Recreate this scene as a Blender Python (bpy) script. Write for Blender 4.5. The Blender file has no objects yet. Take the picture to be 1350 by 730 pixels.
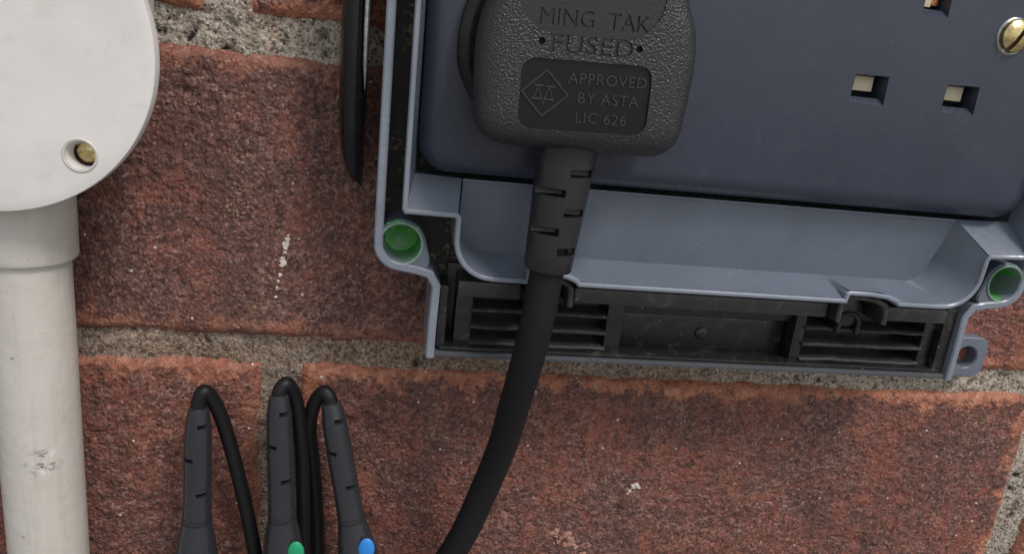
import bpy, bmesh, math, random
import numpy as np
from mathutils import Vector, Matrix

# ------------------------------------------------------------------ camera, sky, sun, exposure
scene = bpy.context.scene
COL = scene.collection
MM = 0.001
DCAM = 178.0                       # the phone is 178 mm in front of the brick face

R_ = (0.98532788, 0.06132746, 0.15927308)      # wall's right, in camera axes (right, down, forward)
D_ = (-0.10448228, 0.95465319, 0.27878439)     # wall's down
N_ = (-0.13495342, -0.29133525, 0.94705404)    # into the wall
cam_data = bpy.data.cameras.new("camera")
cam = bpy.data.objects.new("camera", cam_data)
COL.objects.link(cam)
rx = Vector((R_[0], N_[0], -D_[0])); ry = -Vector((R_[1], N_[1], -D_[1])); rz = -Vector((R_[2], N_[2], -D_[2]))
m3 = Matrix((rx, ry, rz)).transposed()
cam.matrix_world = Matrix.Translation((0, -DCAM * MM, 0)) @ m3.to_4x4()
cam_data.sensor_width = 36.0
cam_data.lens = 973.91 / 1350 * 36
cam_data.clip_start = 0.005
cam_data.clip_end = 500
scene.camera = cam

SUN_DIR = Vector((0.42, -0.60, 1.0)).normalized()      # towards the sun
world = bpy.data.worlds.new("World"); scene.world = world
world.use_nodes = True
wn = world.node_tree.nodes; wl = world.node_tree.links
sky = wn.new("ShaderNodeTexSky"); sky.sky_type = 'NISHITA'; sky.sun_disc = False
sky.sun_elevation = math.asin(SUN_DIR.z); sky.sun_rotation = math.atan2(SUN_DIR.x, SUN_DIR.y)
sky.air_density = 1.6; sky.dust_density = 1.6; sky.ozone_density = 1.0
hs = wn.new("ShaderNodeHueSaturation"); hs.inputs['Saturation'].default_value = 0.36   # thin overcast
wl.new(sky.outputs[0], hs.inputs['Color'])
wl.new(hs.outputs[0], wn["Background"].inputs[0])
wn["Background"].inputs[1].default_value = 0.10
sun_data = bpy.data.lights.new("sun", 'SUN'); sun_data.energy = 1.5; sun_data.angle = math.radians(14)
sun_data.color = (1.0, 0.945, 0.90)
sun = bpy.data.objects.new("sun", sun_data); COL.objects.link(sun)
sun.rotation_euler = (-SUN_DIR).to_track_quat('-Z', 'Y').to_euler()
sun.location = SUN_DIR * 3
vs = scene.view_settings
vs.view_transform = 'Standard'; vs.look = 'None'; vs.gamma = 1.0; vs.use_curve_mapping = False
vs.exposure = 0.43

# ------------------------------------------------------------------ helpers
random.seed(4)
rng = np.random.default_rng(7)

def P(X, h, Z):                    # wall coordinates in mm: right, out of the wall, up
    return (X * MM, -h * MM, Z * MM)

def thing(name, label, cat, base=(0, 0, 0), group=None):
    o = bpy.data.objects.new(name, None); COL.objects.link(o)
    o.empty_display_size = 0.01
    o.location = P(*base)
    o['label'] = label; o['category'] = cat
    if group: o['group'] = group
    return o

def link(name, me, mat, parent=None, smooth=True, angle=35):
    if mat is not None:
        me.materials.clear(); me.materials.append(mat)
    if smooth:
        me.polygons.foreach_set('use_smooth', [True] * len(me.polygons))
        me.set_sharp_from_angle(angle=math.radians(angle))
    o = bpy.data.objects.new(name, me); COL.objects.link(o)
    if parent is not None:
        o.parent = parent
        o.matrix_parent_inverse = Matrix.Translation(-parent.location)     # meshes hold wall coordinates; only the empties are offset
    return o

def from_bm(name, bm, mat, parent=None, smooth=True, angle=35):
    bmesh.ops.remove_doubles(bm, verts=bm.verts, dist=1e-7)
    bmesh.ops.recalc_face_normals(bm, faces=bm.faces)
    me = bpy.data.meshes.new(name); bm.to_mesh(me); bm.free()
    return link(name, me, mat, parent, smooth, angle)

def bm_box(bm, x0, x1, h0, h1, z0, z1, bev=0.0, seg=2):
    b = bmesh.new()
    vs_ = [b.verts.new(P(x, h, z)) for x in (x0, x1) for h in (h0, h1) for z in (z0, z1)]
    for f in ((0, 1, 3, 2), (4, 6, 7, 5), (0, 4, 5, 1), (2, 3, 7, 6), (0, 2, 6, 4), (1, 5, 7, 3)):
        b.faces.new([vs_[i] for i in f])
    if bev > 0:
        bmesh.ops.bevel(b, geom=b.edges[:], offset=bev * MM, segments=seg, affect='EDGES', profile=0.6)
    bmesh.ops.recalc_face_normals(b, faces=b.faces)
    merge(bm, b)
    return bm

def merge(dst, src):
    mp = [dst.verts.new(v.co) for v in src.verts]
    src.verts.index_update()
    for f in src.faces:
        try: dst.faces.new([mp[v.index] for v in f.verts])
        except ValueError: pass
    src.free()

def box(name, x0, x1, h0, h1, z0, z1, mat, parent, bev=0.3):
    bm = bmesh.new(); bm_box(bm, x0, x1, h0, h1, z0, z1, bev)
    return from_bm(name, bm, mat, parent)

def bm_loft(bm, rings, cap0=True, cap1=True, closed=True):
    vr = [[bm.verts.new(P(*p)) for p in r] for r in rings]
    n = len(rings[0])
    for a, b in zip(vr[:-1], vr[1:]):
        for i in range(n if closed else n - 1):
            j = (i + 1) % n
            bm.faces.new((a[i], a[j], b[j], b[i]))
    if closed and cap0: bm.faces.new(vr[0][::-1])
    if closed and cap1: bm.faces.new(vr[-1])
    return bm

def catmull(pts, n=8, closed=False):
    pts = [np.array(p, float) for p in pts]; out = []
    k = len(pts)
    for i in range(k if closed else k - 1):
        g = (lambda j: pts[j % k]) if closed else (lambda j: pts[min(max(j, 0), k - 1)])
        p0, p1, p2, p3 = g(i - 1), g(i), g(i + 1), g(i + 2)
        for s in range(n):
            t = s / n
            out.append(0.5 * (2 * p1 + (p2 - p0) * t + (2 * p0 - 5 * p1 + 4 * p2 - p3) * t * t + (3 * p1 - p0 - 3 * p2 + p3) * t ** 3))
    if not closed: out.append(pts[-1])
    return out

def bm_tube(bm, path, rad, seg=20, caps=True):
    path = [np.array(p, float) for p in path]; rings = []
    ref = np.array((0.0, 1.0, 0.0))
    for i, p in enumerate(path):
        t = path[min(i + 1, len(path) - 1)] - path[max(i - 1, 0)]; t /= np.linalg.norm(t)
        a = np.cross(t, ref); a /= np.linalg.norm(a); b = np.cross(a, t); ref = b
        r = rad(i / (len(path) - 1)) if callable(rad) else rad
        rings.append([p + r * (a * math.cos(q) + b * math.sin(q)) for q in np.linspace(0, 2 * math.pi, seg, endpoint=False)])
    return bm_loft(bm, rings, caps, caps)

def tube(name, path, rad, mat, parent, seg=20):
    return from_bm(name, bm_tube(bmesh.new(), path, rad, seg), mat, parent)

def bm_lathe(bm, base, axis, profile, seg=40, cap0=True, cap1=True):
    """profile: (radius, distance along the axis) in mm; base, axis in (X, h, Z)"""
    base = np.array(base, float); ax = np.array(axis, float); ax /= np.linalg.norm(ax)
    ref = np.array((1.0, 0, 0)) if abs(ax[0]) < 0.8 else np.array((0, 0, 1.0))
    a = np.cross(ax, ref); a /= np.linalg.norm(a); b = np.cross(ax, a)
    rings = [[base + ax * t + max(r, 1e-3) * (a * math.cos(q) + b * math.sin(q)) for q in np.linspace(0, 2 * math.pi, seg, endpoint=False)] for r, t in profile]
    return bm_loft(bm, rings, cap0, cap1)

def lathe(name, base, axis, profile, mat, parent, seg=40, angle=35):
    return from_bm(name, bm_lathe(bmesh.new(), base, axis, profile, seg), mat, parent, angle=angle)

def rrect(cx, cz, hw, hh, r, n=6):
    out = []
    for sx, sz, a0 in ((1, 1, 0), (-1, 1, 90), (-1, -1, 180), (1, -1, 270)):
        for k in range(n + 1):
            a = math.radians(a0 + 90 * k / n)
            out.append((cx + sx * (hw - r) + r * math.cos(a), cz + sz * (hh - r) + r * math.sin(a)))
    return out

def bm_prism(bm, poly, h0, h1, bev=0.0):
    """solid polygon (X,Z) between two heights; front edge at h1 rounded by bev"""
    rings = [[(x, h0, z) for x, z in poly]]
    if bev > 0:
        rings.append([(x, h1 - bev, z) for x, z in poly])
        for f in (0.3, 0.65, 1.0):
            ins = inset(poly, bev * (1 - math.sqrt(max(0, 1 - f * f))))
            rings.append([(x, h1 - bev + bev * f, z) for x, z in ins])
    else:
        rings.append([(x, h1, z) for x, z in poly])
    return bm_loft(bm, rings)

def inset(poly, d):
    p = np.array(poly, float); n = len(p)
    area = 0.5 * np.sum(p[:, 0] * np.roll(p[:, 1], -1) - np.roll(p[:, 0], -1) * p[:, 1])
    s = 1 if area > 0 else -1
    out = []
    for i in range(n):
        e0 = p[i] - p[i - 1]; e1 = p[(i + 1) % n] - p[i]
        e0 = e0 / (np.linalg.norm(e0) + 1e-9); e1 = e1 / (np.linalg.norm(e1) + 1e-9)
        n0 = np.array((-e0[1], e0[0])) * s; n1 = np.array((-e1[1], e1[0])) * s
        m = n0 + n1; m /= (np.linalg.norm(m) + 1e-9); c = max(0.5, m @ n0)
        out.append(tuple(p[i] + m * d / c))
    return out

def bm_ribbon(bm, path, th, h0, h1, bev=0.25, closed=False):
    """wall of thickness th standing on a polyline (X,Z); heights may be callables of nothing"""
    p = np.array(path, float); n = len(p); L = []
    for i in range(n):
        a = p[i - 1] if (i > 0 or closed) else p[i]
        b = p[(i + 1) % n] if (i < n - 1 or closed) else p[i]
        e0 = p[i] - a; e1 = b - p[i]
        if np.linalg.norm(e0) < 1e-9: e0 = e1
        if np.linalg.norm(e1) < 1e-9: e1 = e0
        e0 = e0 / np.linalg.norm(e0); e1 = e1 / np.linalg.norm(e1)
        n0 = np.array((-e0[1], e0[0])); n1 = np.array((-e1[1], e1[0]))
        m = n0 + n1; m /= np.linalg.norm(m); L.append(m / max(0.55, m @ n0))
    sec = [(-.5, h0, 0), (-.5, h1 - bev, 0), (-.5, h1, bev), (.5, h1, -bev), (.5, h1 - bev, 0), (.5, h0, 0)]
    rings = []
    for i in range(n):
        rings.append([(p[i][0] + L[i][0] * (s * th + o), h, p[i][1] + L[i][1] * (s * th + o)) for s, h, o in sec])
    if closed: rings.append(rings[0])
    return bm_loft(bm, rings, not closed, not closed)

def boolean(o, cutters):
    for c in cutters:
        md = o.modifiers.new("cut", 'BOOLEAN'); md.operation = 'DIFFERENCE'; md.object = c; md.solver = 'EXACT'
    dg = bpy.context.evaluated_depsgraph_get()
    me = bpy.data.meshes.new_from_object(o.evaluated_get(dg))
    if len(me.polygons) == 0:
        print('BOOL FAIL', o.name); o.modifiers.clear()
        for c in cutters: bpy.data.objects.remove(c)
        return
    old = o.data; mats = list(old.materials); o.modifiers.clear(); o.data = me
    me.materials.clear()
    for m in mats: me.materials.append(m)
    me.polygons.foreach_set('material_index', [0] * len(me.polygons))
    me.polygons.foreach_set('use_smooth', [True] * len(me.polygons))
    me.set_sharp_from_angle(angle=math.radians(32))
    for c in cutters: bpy.data.objects.remove(c)

# ------------------------------------------------------------------ materials
class NT:
    def __init__(s, name):
        s.m = bpy.data.materials.new(name); s.m.use_nodes = True
        s.t = s.m.node_tree; s.n = s.t.nodes; s.b = s.n["Principled BSDF"]
        tc = s.n.new("ShaderNodeTexCoord"); mp = s.n.new("ShaderNodeMapping")
        mp.inputs['Scale'].default_value = (1000, 1000, 1000)
        s.t.links.new(tc.outputs['Object'], mp.inputs[0]); s.co = mp.outputs[0]
    def l(s, a, b): s.t.links.new(a, b)
    def noise(s, scale, detail=3, rough=0.55, dist=0.0, stretch=None):
        n = s.n.new("ShaderNodeTexNoise"); n.inputs['Scale'].default_value = scale
        n.inputs['Detail'].default_value = detail; n.inputs['Roughness'].default_value = rough
        n.inputs['Distortion'].default_value = dist
        co = s.co
        if stretch:
            mp = s.n.new("ShaderNodeMapping"); mp.inputs['Scale'].default_value = stretch
            s.l(s.co, mp.inputs[0]); co = mp.outputs[0]
        s.l(co, n.inputs['Vector']); return n.outputs['Fac']
    def cells(s, scale):
        n = s.n.new("ShaderNodeTexVoronoi"); n.inputs['Scale'].default_value = scale
        w = s.n.new("ShaderNodeTexNoise"); w.inputs['Scale'].default_value = scale * 1.7; w.inputs['Detail'].default_value = 1
        s.l(s.co, w.inputs['Vector'])
        ad = s.n.new("ShaderNodeVectorMath"); ad.operation = 'MULTIPLY_ADD'; k = 0.9 / scale
        ad.inputs[1].default_value = (k, k, k); s.l(w.outputs['Color'], ad.inputs[0]); s.l(s.co, ad.inputs[2])
        s.l(ad.outputs[0], n.inputs['Vector'])
        sp = s.n.new("ShaderNodeSeparateColor"); s.l(n.outputs['Color'], sp.inputs[0])
        return sp.outputs[0], sp.outputs[1], n.outputs['Distance']
    def voro(s, scale, feature='F1', out='Distance'):
        n = s.n.new("ShaderNodeTexVoronoi"); n.feature = feature; n.inputs['Scale'].default_value = scale
        s.l(s.co, n.inputs['Vector']); return n.outputs[out]
    def ramp(s, fac, stops):
        n = s.n.new("ShaderNodeValToRGB"); e = n.color_ramp.elements
        while len(e) < len(stops): e.new(0.5)
        for k, (p, c) in enumerate(stops):
            e[k].position = p; e[k].color = (*c, 1) if len(c) == 3 else c
        s.l(fac, n.inputs[0]); return n.outputs[0]
    def rng(s, fac, a, b, c=0.0, d=1.0):
        n = s.n.new("ShaderNodeMapRange"); n.interpolation_type = 'SMOOTHSTEP'
        for i, v in enumerate((a, b, c, d)): n.inputs[i + 1].default_value = v
        s.l(fac, n.inputs[0]); return n.outputs[0]
    def math(s, op, a, b=0.0):
        n = s.n.new("ShaderNodeMath"); n.operation = op
        for i, v in enumerate((a, b)):
            if hasattr(v, 'links'): s.l(v, n.inputs[i])
            else: n.inputs[i].default_value = v
        return n.outputs[0]
    def mix(s, fac, a, b, mode='MIX'):
        n = s.n.new("ShaderNodeMix"); n.data_type = 'RGBA'; n.blend_type = mode
        for k, v in ((0, fac), (6, a), (7, b)):
            if hasattr(v, 'links'): s.l(v, n.inputs[k])
            else: n.inputs[k].default_value = v if k == 0 else (*v, 1)
        return n.outputs[2]
    def attr(s, name):
        n = s.n.new("ShaderNodeAttribute"); n.attribute_name = name; return n.outputs['Fac']
    def bump(s, height, dist, strength=1.0, prev=None):
        n = s.n.new("ShaderNodeBump"); n.inputs['Distance'].default_value = dist; n.inputs['Strength'].default_value = strength
        s.l(height, n.inputs['Height'])
        if prev: s.l(prev, n.inputs['Normal'])
        return n.outputs[0]
    def out(s, color=None, rough=None, normal=None, metal=0.0, spec=None):
        for key, v in (('Base Color', color), ('Roughness', rough), ('Normal', normal)):
            if v is None: continue
            if hasattr(v, 'links'): s.l(v, s.b.inputs[key])
            else: s.b.inputs[key].default_value = (*v, 1) if isinstance(v, tuple) else v
        s.b.inputs['Metallic'].default_value = metal
        if spec is not None: s.b.inputs['Specular IOR Level'].default_value = spec
        return s.m

def brick_material():
    s = NT("brick_clay")
    big = s.noise(0.035, 3); mid = s.noise(0.15, 4, 0.6); g0 = s.noise(0.42, 3, 0.6)
    g1 = s.noise(0.95, 2, 0.5); g2 = s.noise(2.1, 2, 0.55)
    tone = s.math('ADD', s.attr("tone"), s.rng(mid, 0.35, 0.68, -0.35, 0.35))
    tone = s.math('ADD', tone, s.rng(big, 0.35, 0.65, -0.3, 0.35))
    c = s.mix(s.rng(tone, 0.1, 0.95), (0.146, 0.0600, 0.0475), (0.245, 0.0770, 0.051))
    rough_zone = s.rng(s.noise(0.03, 4, 0.6), 0.36, 0.62, 0.35, 1.0)
    c = s.mix(s.math('MULTIPLY', s.rng(g0, 0.34, 0.62, 0.6, 0.0), rough_zone), c, (0.050, 0.0225, 0.0195))
    # pale and dark sand grains pressed into the face
    light = s.math('MULTIPLY', s.rng(g1, 0.50, 0.68, 0.0, 0.55), s.math('MULTIPLY', rough_zone, s.rng(g0, 0.36, 0.58, 0.25, 0.85)))
    c = s.mix(light, c, (0.305, 0.185, 0.158))
    ra, rb, rd = s.cells(1.05); fa, fb, fd = s.cells(1.9)
    c = s.mix(s.math('MULTIPLY', s.math('MULTIPLY', s.rng(ra, 0.66, 0.86, 0.0, 0.5), rough_zone), s.rng(g0, 0.34, 0.52, 0.35, 1.0)), c, (0.38, 0.225, 0.185))
    c = s.mix(s.math('MULTIPLY', s.rng(fa, 0.74, 0.92, 0.0, 0.5), rough_zone), c, (0.33, 0.19, 0.155))
    c = s.mix(s.rng(rb, 0.28, 0.12, 0.0, 0.5), c, (0.040, 0.020, 0.0165))
    c = s.mix(s.rng(fb, 0.34, 0.18, 0.0, 0.55), c, (0.034, 0.017, 0.015))
    # salmon arrises where the sand face has worn off
    e = s.math('ADD', s.attr("edge"), s.rng(mid, 0.3, 0.7, 3.6, -3.4))
    e = s.math('ADD', e, s.rng(g1, 0.3, 0.7, 1.5, -1.5))
    orange = s.ramp(g0, [(0.3, (0.25, 0.088, 0.050)), (0.52, (0.42, 0.160, 0.092)), (0.7, (0.52, 0.265, 0.175))])
    c = s.mix(s.math('MULTIPLY', s.rng(e, 2.2, 5.8, 0.9, 0.0), s.attr("wear")), c, orange)
    patch = s.rng(s.noise(0.075, 5, 0.65, 0.6), 0.55, 0.70, 0.0, 0.6)
    c = s.mix(patch, c, (0.30, 0.100, 0.062))
    soot = s.rng(s.noise(0.045, 4, 0.6), 0.54, 0.74, 0.0, 0.4)
    c = s.mix(soot, c, (0.062, 0.036, 0.031))
    drag = s.rng(s.noise(0.11, 4, 0.6, 0.0, (0.22, 1.0, 1.6)), 0.57, 0.70, 0.0, 0.25)
    c = s.mix(drag, c, (0.20, 0.105, 0.085))
    lichen = s.math('MULTIPLY', s.rng(s.noise(0.05, 3, 0.6), 0.60, 0.72), s.rng(g1, 0.48, 0.6, 0.0, 0.5))
    c = s.mix(lichen, c, (0.30, 0.21, 0.12))
    sp = s.math('MULTIPLY', s.rng(s.voro(0.45), 0.10, 0.17, 1.0, 0.0), s.rng(s.noise(0.3, 2), 0.50, 0.58))
    c = s.mix(s.math('MULTIPLY', sp, 0.6), c, (0.42, 0.29, 0.245))
    wc = s.math('MULTIPLY', s.rng(s.voro(0.20), 0.045, 0.085, 1.0, 0.0), s.rng(s.noise(0.085, 2), 0.46, 0.52))
    c = s.mix(wc, c, (0.66, 0.58, 0.50))
    gh = s.math('MULTIPLY', s.math('SUBTRACT', 1.0, rd), ra)
    n = s.bump(gh, 0.00055, 0.9); n = s.bump(g1, 0.0006, 0.8, n)
    return s.out(c, s.rng(ra, 0.3, 0.8, 0.8, 0.5), n, spec=0.45)

def mortar_material():
    s = NT("sand_mortar")
    big = s.noise(0.05, 3); a = s.noise(0.5, 4, 0.65); f = s.noise(1.35, 3, 0.6)
    g = s.math('ADD', s.math('MULTIPLY', a, 0.5), s.math('MULTIPLY', f, 0.5))
    c = s.ramp(g, [(0.34, (0.13, 0.10, 0.078)), (0.46, (0.33, 0.272, 0.215)), (0.56, (0.47, 0.405, 0.335)), (0.68, (0.64, 0.59, 0.52))])
    warm = s.ramp(g, [(0.34, (0.075, 0.042, 0.030)), (0.46, (0.20, 0.128, 0.088)), (0.56, (0.32, 0.222, 0.158)), (0.68, (0.49, 0.385, 0.30))])
    c = s.mix(s.rng(s.attr("warm"), 0.0, 1.0), c, warm)
    c = s.mix(s.rng(big, 0.45, 0.65, 0.0, 0.3), c, (0.30, 0.285, 0.255))
    c = s.mix(s.rng(s.noise(0.08, 4, 0.6), 0.55, 0.68, 0.0, 0.45), c, (0.33, 0.17, 0.11))
    c = s.mix(s.rng(s.attr("pit"), 0.12, 0.6), c, (0.028, 0.023, 0.020))
    ra, rb, rd = s.cells(1.5)
    c = s.mix(s.math('MULTIPLY', s.rng(ra, 0.64, 0.84, 0.0, 0.55), s.rng(s.attr('warm'), 0.0, 0.9, 1.0, 0.35)), c, (0.66, 0.60, 0.51))
    c = s.mix(s.rng(rb, 0.30, 0.12, 0.0, 0.7), c, (0.075, 0.056, 0.044))
    sp = s.math('MULTIPLY', s.rng(s.voro(0.72), 0.16, 0.27, 1.0, 0.0), s.rng(s.noise(0.35, 2), 0.47, 0.55, 0.0, 0.9))
    c = s.mix(sp, c, (0.045, 0.035, 0.029))
    n = s.bump(s.math('MULTIPLY', s.math('SUBTRACT', 1.0, rd), ra), 0.0006, 1.0); n = s.bump(a, 0.0010, 0.8, n)
    return s.out(c, 0.9, n, spec=0.25)

def plastic(name, color, rough=0.4, grain=0.0, gscale=2.0, dirt=0.0, dirtc=(0.2, 0.17, 0.13), spec=0.5, streak=0.04):
    s = NT(name)
    a = s.noise(0.06, 4, 0.6); f = s.noise(0.9, 3)
    c = s.mix(s.rng(a, 0.3, 0.7), tuple(v * (1 - streak * 2) for v in color), tuple(v * (1 + streak * 2) for v in color))
    if dirt > 0:
        d = s.math('MULTIPLY', s.rng(s.noise(0.22, 5, 0.7, 0.6), 0.52, 0.75), dirt)
        c = s.mix(d, c, dirtc)
        sp = s.math('MULTIPLY', s.rng(s.voro(0.30), 0.05, 0.09, 1.0, 0.0), s.rng(s.noise(0.12, 2), 0.5, 0.56))
        c = s.mix(s.math('MULTIPLY', sp, dirt), c, tuple(min(1, v * 3) for v in dirtc))
    r = s.rng(f, 0.3, 0.7, rough - 0.05, rough + 0.07)
    n = None
    if grain > 0: n = s.bump(s.noise(gscale, 2, 0.5), grain * MM, 1.0)
    else: n = s.bump(s.noise(0.12, 2), 0.00012, 0.35)
    return s.out(c, r, n, spec=spec)

def metal(name, color, rough=0.3):
    s = NT(name)
    c = s.mix(s.rng(s.noise(0.8, 4), 0.35, 0.7), tuple(v * 0.7 for v in color), color)
    return s.out(c, rough, s.bump(s.noise(1.5, 3), 0.00015, 0.6), metal=1.0)

def dirty_seal():
    s = NT("grimy_black_seal")
    a = s.noise(0.13, 4, 0.65)
    c = s.mix(s.rng(a, 0.35, 0.7), (0.010, 0.0095, 0.009), (0.038, 0.034, 0.029))
    sp = s.math('MULTIPLY', s.rng(s.noise(1.0, 4, 0.6), 0.555, 0.64), s.rng(s.noise(0.07, 3), 0.44, 0.54))
    c = s.mix(s.math('MULTIPLY', sp, 0.8), c, (0.26, 0.22, 0.11))
    d = s.rng(s.noise(0.3, 5, 0.7), 0.58, 0.72, 0.0, 0.35)
    c = s.mix(d, c, (0.09, 0.075, 0.06))
    return s.out(c, s.rng(a, 0.3, 0.7, 0.42, 0.65), s.bump(s.noise(0.9, 3), 0.00035, 0.7), spec=0.4)

def green_liner():
    s = NT("green_stained_plastic")
    a = s.noise(0.26, 4, 0.6)
    c = s.mix(s.rng(a, 0.38, 0.52), (0.15, 0.23, 0.19), (0.045, 0.33, 0.03))
    c = s.mix(s.rng(s.noise(0.7, 3, 0.6), 0.56, 0.66, 0.0, 0.7), c, (0.22, 0.46, 0.20))
    return s.out(c, 0.42, s.bump(s.noise(0.7, 3), 0.0003, 0.5))

def pipe_material():
    s = NT("weathered_pvc_pipe")
    a = s.noise(0.06, 4, 0.6)
    c = s.mix(s.rng(a, 0.3, 0.7), (0.515, 0.483, 0.435), (0.56, 0.53, 0.485))
    st = s.rng(s.noise(0.35, 4, 0.6, 0.0, (1.0, 1.0, 0.06)), 0.52, 0.72, 0.0, 0.35)      # rain streaks
    c = s.mix(st, c, (0.40, 0.365, 0.31))
    d = s.rng(s.noise(0.3, 5, 0.7), 0.60, 0.72, 0.0, 0.5)
    c = s.mix(d, c, (0.42, 0.385, 0.33))
    vd = s.n.new("ShaderNodeVectorMath"); vd.operation = 'DISTANCE'; vd.inputs[1].default_value = (-75.0, -18.5, -97.0)
    mp = s.n.new("ShaderNodeMapping"); s.l(s.co, mp.inputs[0]); s.l(mp.outputs[0], vd.inputs[0])
    near = s.rng(vd.outputs['Value'], 1.2, 4.6, 1.0, 0.0)
    n1 = s.noise(0.42, 4, 0.65, 0.3)
    sc = s.math('MULTIPLY', near, s.rng(n1, 0.50, 0.62, 0.0, 0.85))
    c = s.mix(sc, c, (0.20, 0.185, 0.165))
    sc2 = s.math('MULTIPLY', near, s.rng(n1, 0.40, 0.33))
    c = s.mix(sc2, c, (0.74, 0.72, 0.69))
    sp = s.math('MULTIPLY', s.rng(s.voro(0.22), 0.06, 0.11, 1.0, 0.0), s.rng(s.noise(0.1, 2), 0.50, 0.56))
    c = s.mix(s.math('MULTIPLY', sp, 0.7), c, (0.26, 0.23, 0.19))
    n = s.bump(s.noise(0.3, 3), 0.0004, 0.5); n = s.bump(sc, 0.0006, 0.6, n)
    return s.out(c, 0.45, n)

M = {
    'brick': brick_material(), 'mortar': mortar_material(),
    'white': plastic("aged_white_pvc", (0.69, 0.662, 0.636), 0.42, dirt=0.3, dirtc=(0.52, 0.48, 0.43), streak=0.025),
    'pipe': pipe_material(),
    'grey': plastic("blue_grey_abs", (0.128, 0.149, 0.188), 0.30, dirt=0.4, dirtc=(0.15, 0.15, 0.15), streak=0.04),
    'plate': plastic("slate_blue_abs", (0.037, 0.0435, 0.064), 0.28, streak=0.03, dirt=0.10, dirtc=(0.12, 0.125, 0.14), spec=0.4),
    'seal': dirty_seal(),
    'darkgrey': plastic("dark_grey_abs", (0.062, 0.068, 0.078), 0.45, dirt=0.7, dirtc=(0.10, 0.095, 0.085)),  # darker base grey for the bottom rail, dirt patches mixed in
    'steel': metal("dull_steel", (0.5, 0.5, 0.51), 0.3),
    'collar': plastic("dark_collar_plastic", (0.018, 0.018, 0.021), 0.45),
    'black': plastic("black_rubber", (0.0125, 0.0125, 0.0125), 0.30, dirt=0.75, dirtc=(0.085, 0.080, 0.074), spec=0.5),
    'dusty': plastic("dusty_black_rubber", (0.034, 0.034, 0.033), 0.34, dirt=0.8, dirtc=(0.11, 0.105, 0.097), spec=0.5),
    'latch': plastic("glossy_black_plastic", (0.005, 0.005, 0.006), 0.22, dirt=0.12, dirtc=(0.08, 0.07, 0.06), spec=0.3),
    'plug': plastic("grained_black_plastic", (0.019, 0.019, 0.0215), 0.30, grain=0.32, gscale=2.3, spec=0.55),
    'plugs': plastic("smooth_black_plastic", (0.006, 0.006, 0.0075), 0.34, spec=0.3),
    'plugo': plastic("satin_black_plastic", (0.013, 0.013, 0.015), 0.34, grain=0.05, gscale=1.6, spec=0.55),
    'letter': plastic("moulded_black_letters", (0.020, 0.020, 0.023), 0.28, spec=0.6),
    'cable': plastic("black_cable_sheath", (0.0065, 0.0065, 0.0085), 0.6, spec=0.28),
    'lead': plastic("black_lead_sheath", (0.007, 0.007, 0.0075), 0.5, spec=0.3),
    'probe': plastic("charcoal_handle_plastic", (0.025, 0.026, 0.031), 0.26, spec=0.55),
    'brass': metal("brass", (0.72, 0.56, 0.27), 0.28),
    'copper': metal("copper_contact", (0.75, 0.36, 0.16), 0.35),
    'cream': plastic("cream_shutter", (0.60, 0.53, 0.38), 0.5),
    'green': green_liner(),
    'palegreen': plastic("green_tinged_grey", (0.21, 0.275, 0.25), 0.4, dirt=0.5, dirtc=(0.10, 0.34, 0.10)),
    'rim': plastic("pale_grey_rim", (0.205, 0.228, 0.275), 0.28, dirt=0.3, dirtc=(0.13, 0.13, 0.13), streak=0.05),  # paler grey than the rest of the box moulding
    'gdot': plastic("green_inlay", (0.015, 0.30, 0.13), 0.4),
    'bdot': plastic("blue_inlay", (0.025, 0.22, 0.62), 0.4),
    'hole': plastic("dark_moulding", (0.012, 0.012, 0.013), 0.6),
    'splash': plastic("dried_mortar_splash", (0.55, 0.47, 0.40), 0.9, grain=0.4, gscale=0.9),
    'drip': plastic("old_paint_drip", (0.62, 0.55, 0.48), 0.7, grain=0.25, gscale=1.2, dirt=0.5, dirtc=(0.3, 0.2, 0.16)),
    'tan': plastic("thin_mortar_haze", (0.31, 0.215, 0.155), 0.9, grain=0.4, gscale=1.2, dirt=0.5, dirtc=(0.2, 0.12, 0.09)),
    'pinks': plastic("pale_brick_scar", (0.36, 0.19, 0.145), 0.9, grain=0.4, gscale=0.9),
}

# ------------------------------------------------------------------ numpy noise
def perlin(x, y, seed=0):
    r = np.random.default_rng(seed); perm = r.permutation(256); ang = r.random(256) * 2 * np.pi
    xi = np.floor(x).astype(int); yi = np.floor(y).astype(int); xf = x - xi; yf = y - yi
    u = xf * xf * xf * (xf * (xf * 6 - 15) + 10); v = yf * yf * yf * (yf * (yf * 6 - 15) + 10)
    def g(i, j):
        a = ang[perm[(perm[(xi + i) & 255] + yi + j) & 255]]
        return np.cos(a) * (xf - i) + np.sin(a) * (yf - j)
    return 1.5 * ((g(0, 0) * (1 - u) + g(1, 0) * u) * (1 - v) + (g(0, 1) * (1 - u) + g(1, 1) * u) * v)

def fbm(x, y, wl, octv=3, seed=0):
    o = 0; a = 1.0
    for k in range(octv):
        o = o + a * perlin(x / wl * 2 ** k + 13.7 * k, y / wl * 2 ** k - 7.3 * k, seed + k); a *= 0.5
    return o

def grid_mesh(name, V, faces, attrs):
    me = bpy.data.meshes.new(name)
    me.vertices.add(len(V)); me.vertices.foreach_set('co', V.astype(np.float32).ravel())
    me.loops.add(faces.size); me.loops.foreach_set('vertex_index', faces.astype(np.int32).ravel())
    me.polygons.add(len(faces))
    me.polygons.foreach_set('loop_start', np.arange(0, faces.size, 4, dtype=np.int32))
    me.polygons.foreach_set('loop_total', np.full(len(faces), 4, dtype=np.int32))
    me.update(calc_edges=True); me.validate()
    for k, v in attrs.items():
        at = me.attributes.new(k, 'FLOAT', 'POINT'); at.data.foreach_set('value', np.ascontiguousarray(v, dtype=np.float32).ravel())
    me.polygons.foreach_set('use_smooth', np.ones(len(me.polygons), dtype=bool))
    return me

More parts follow.
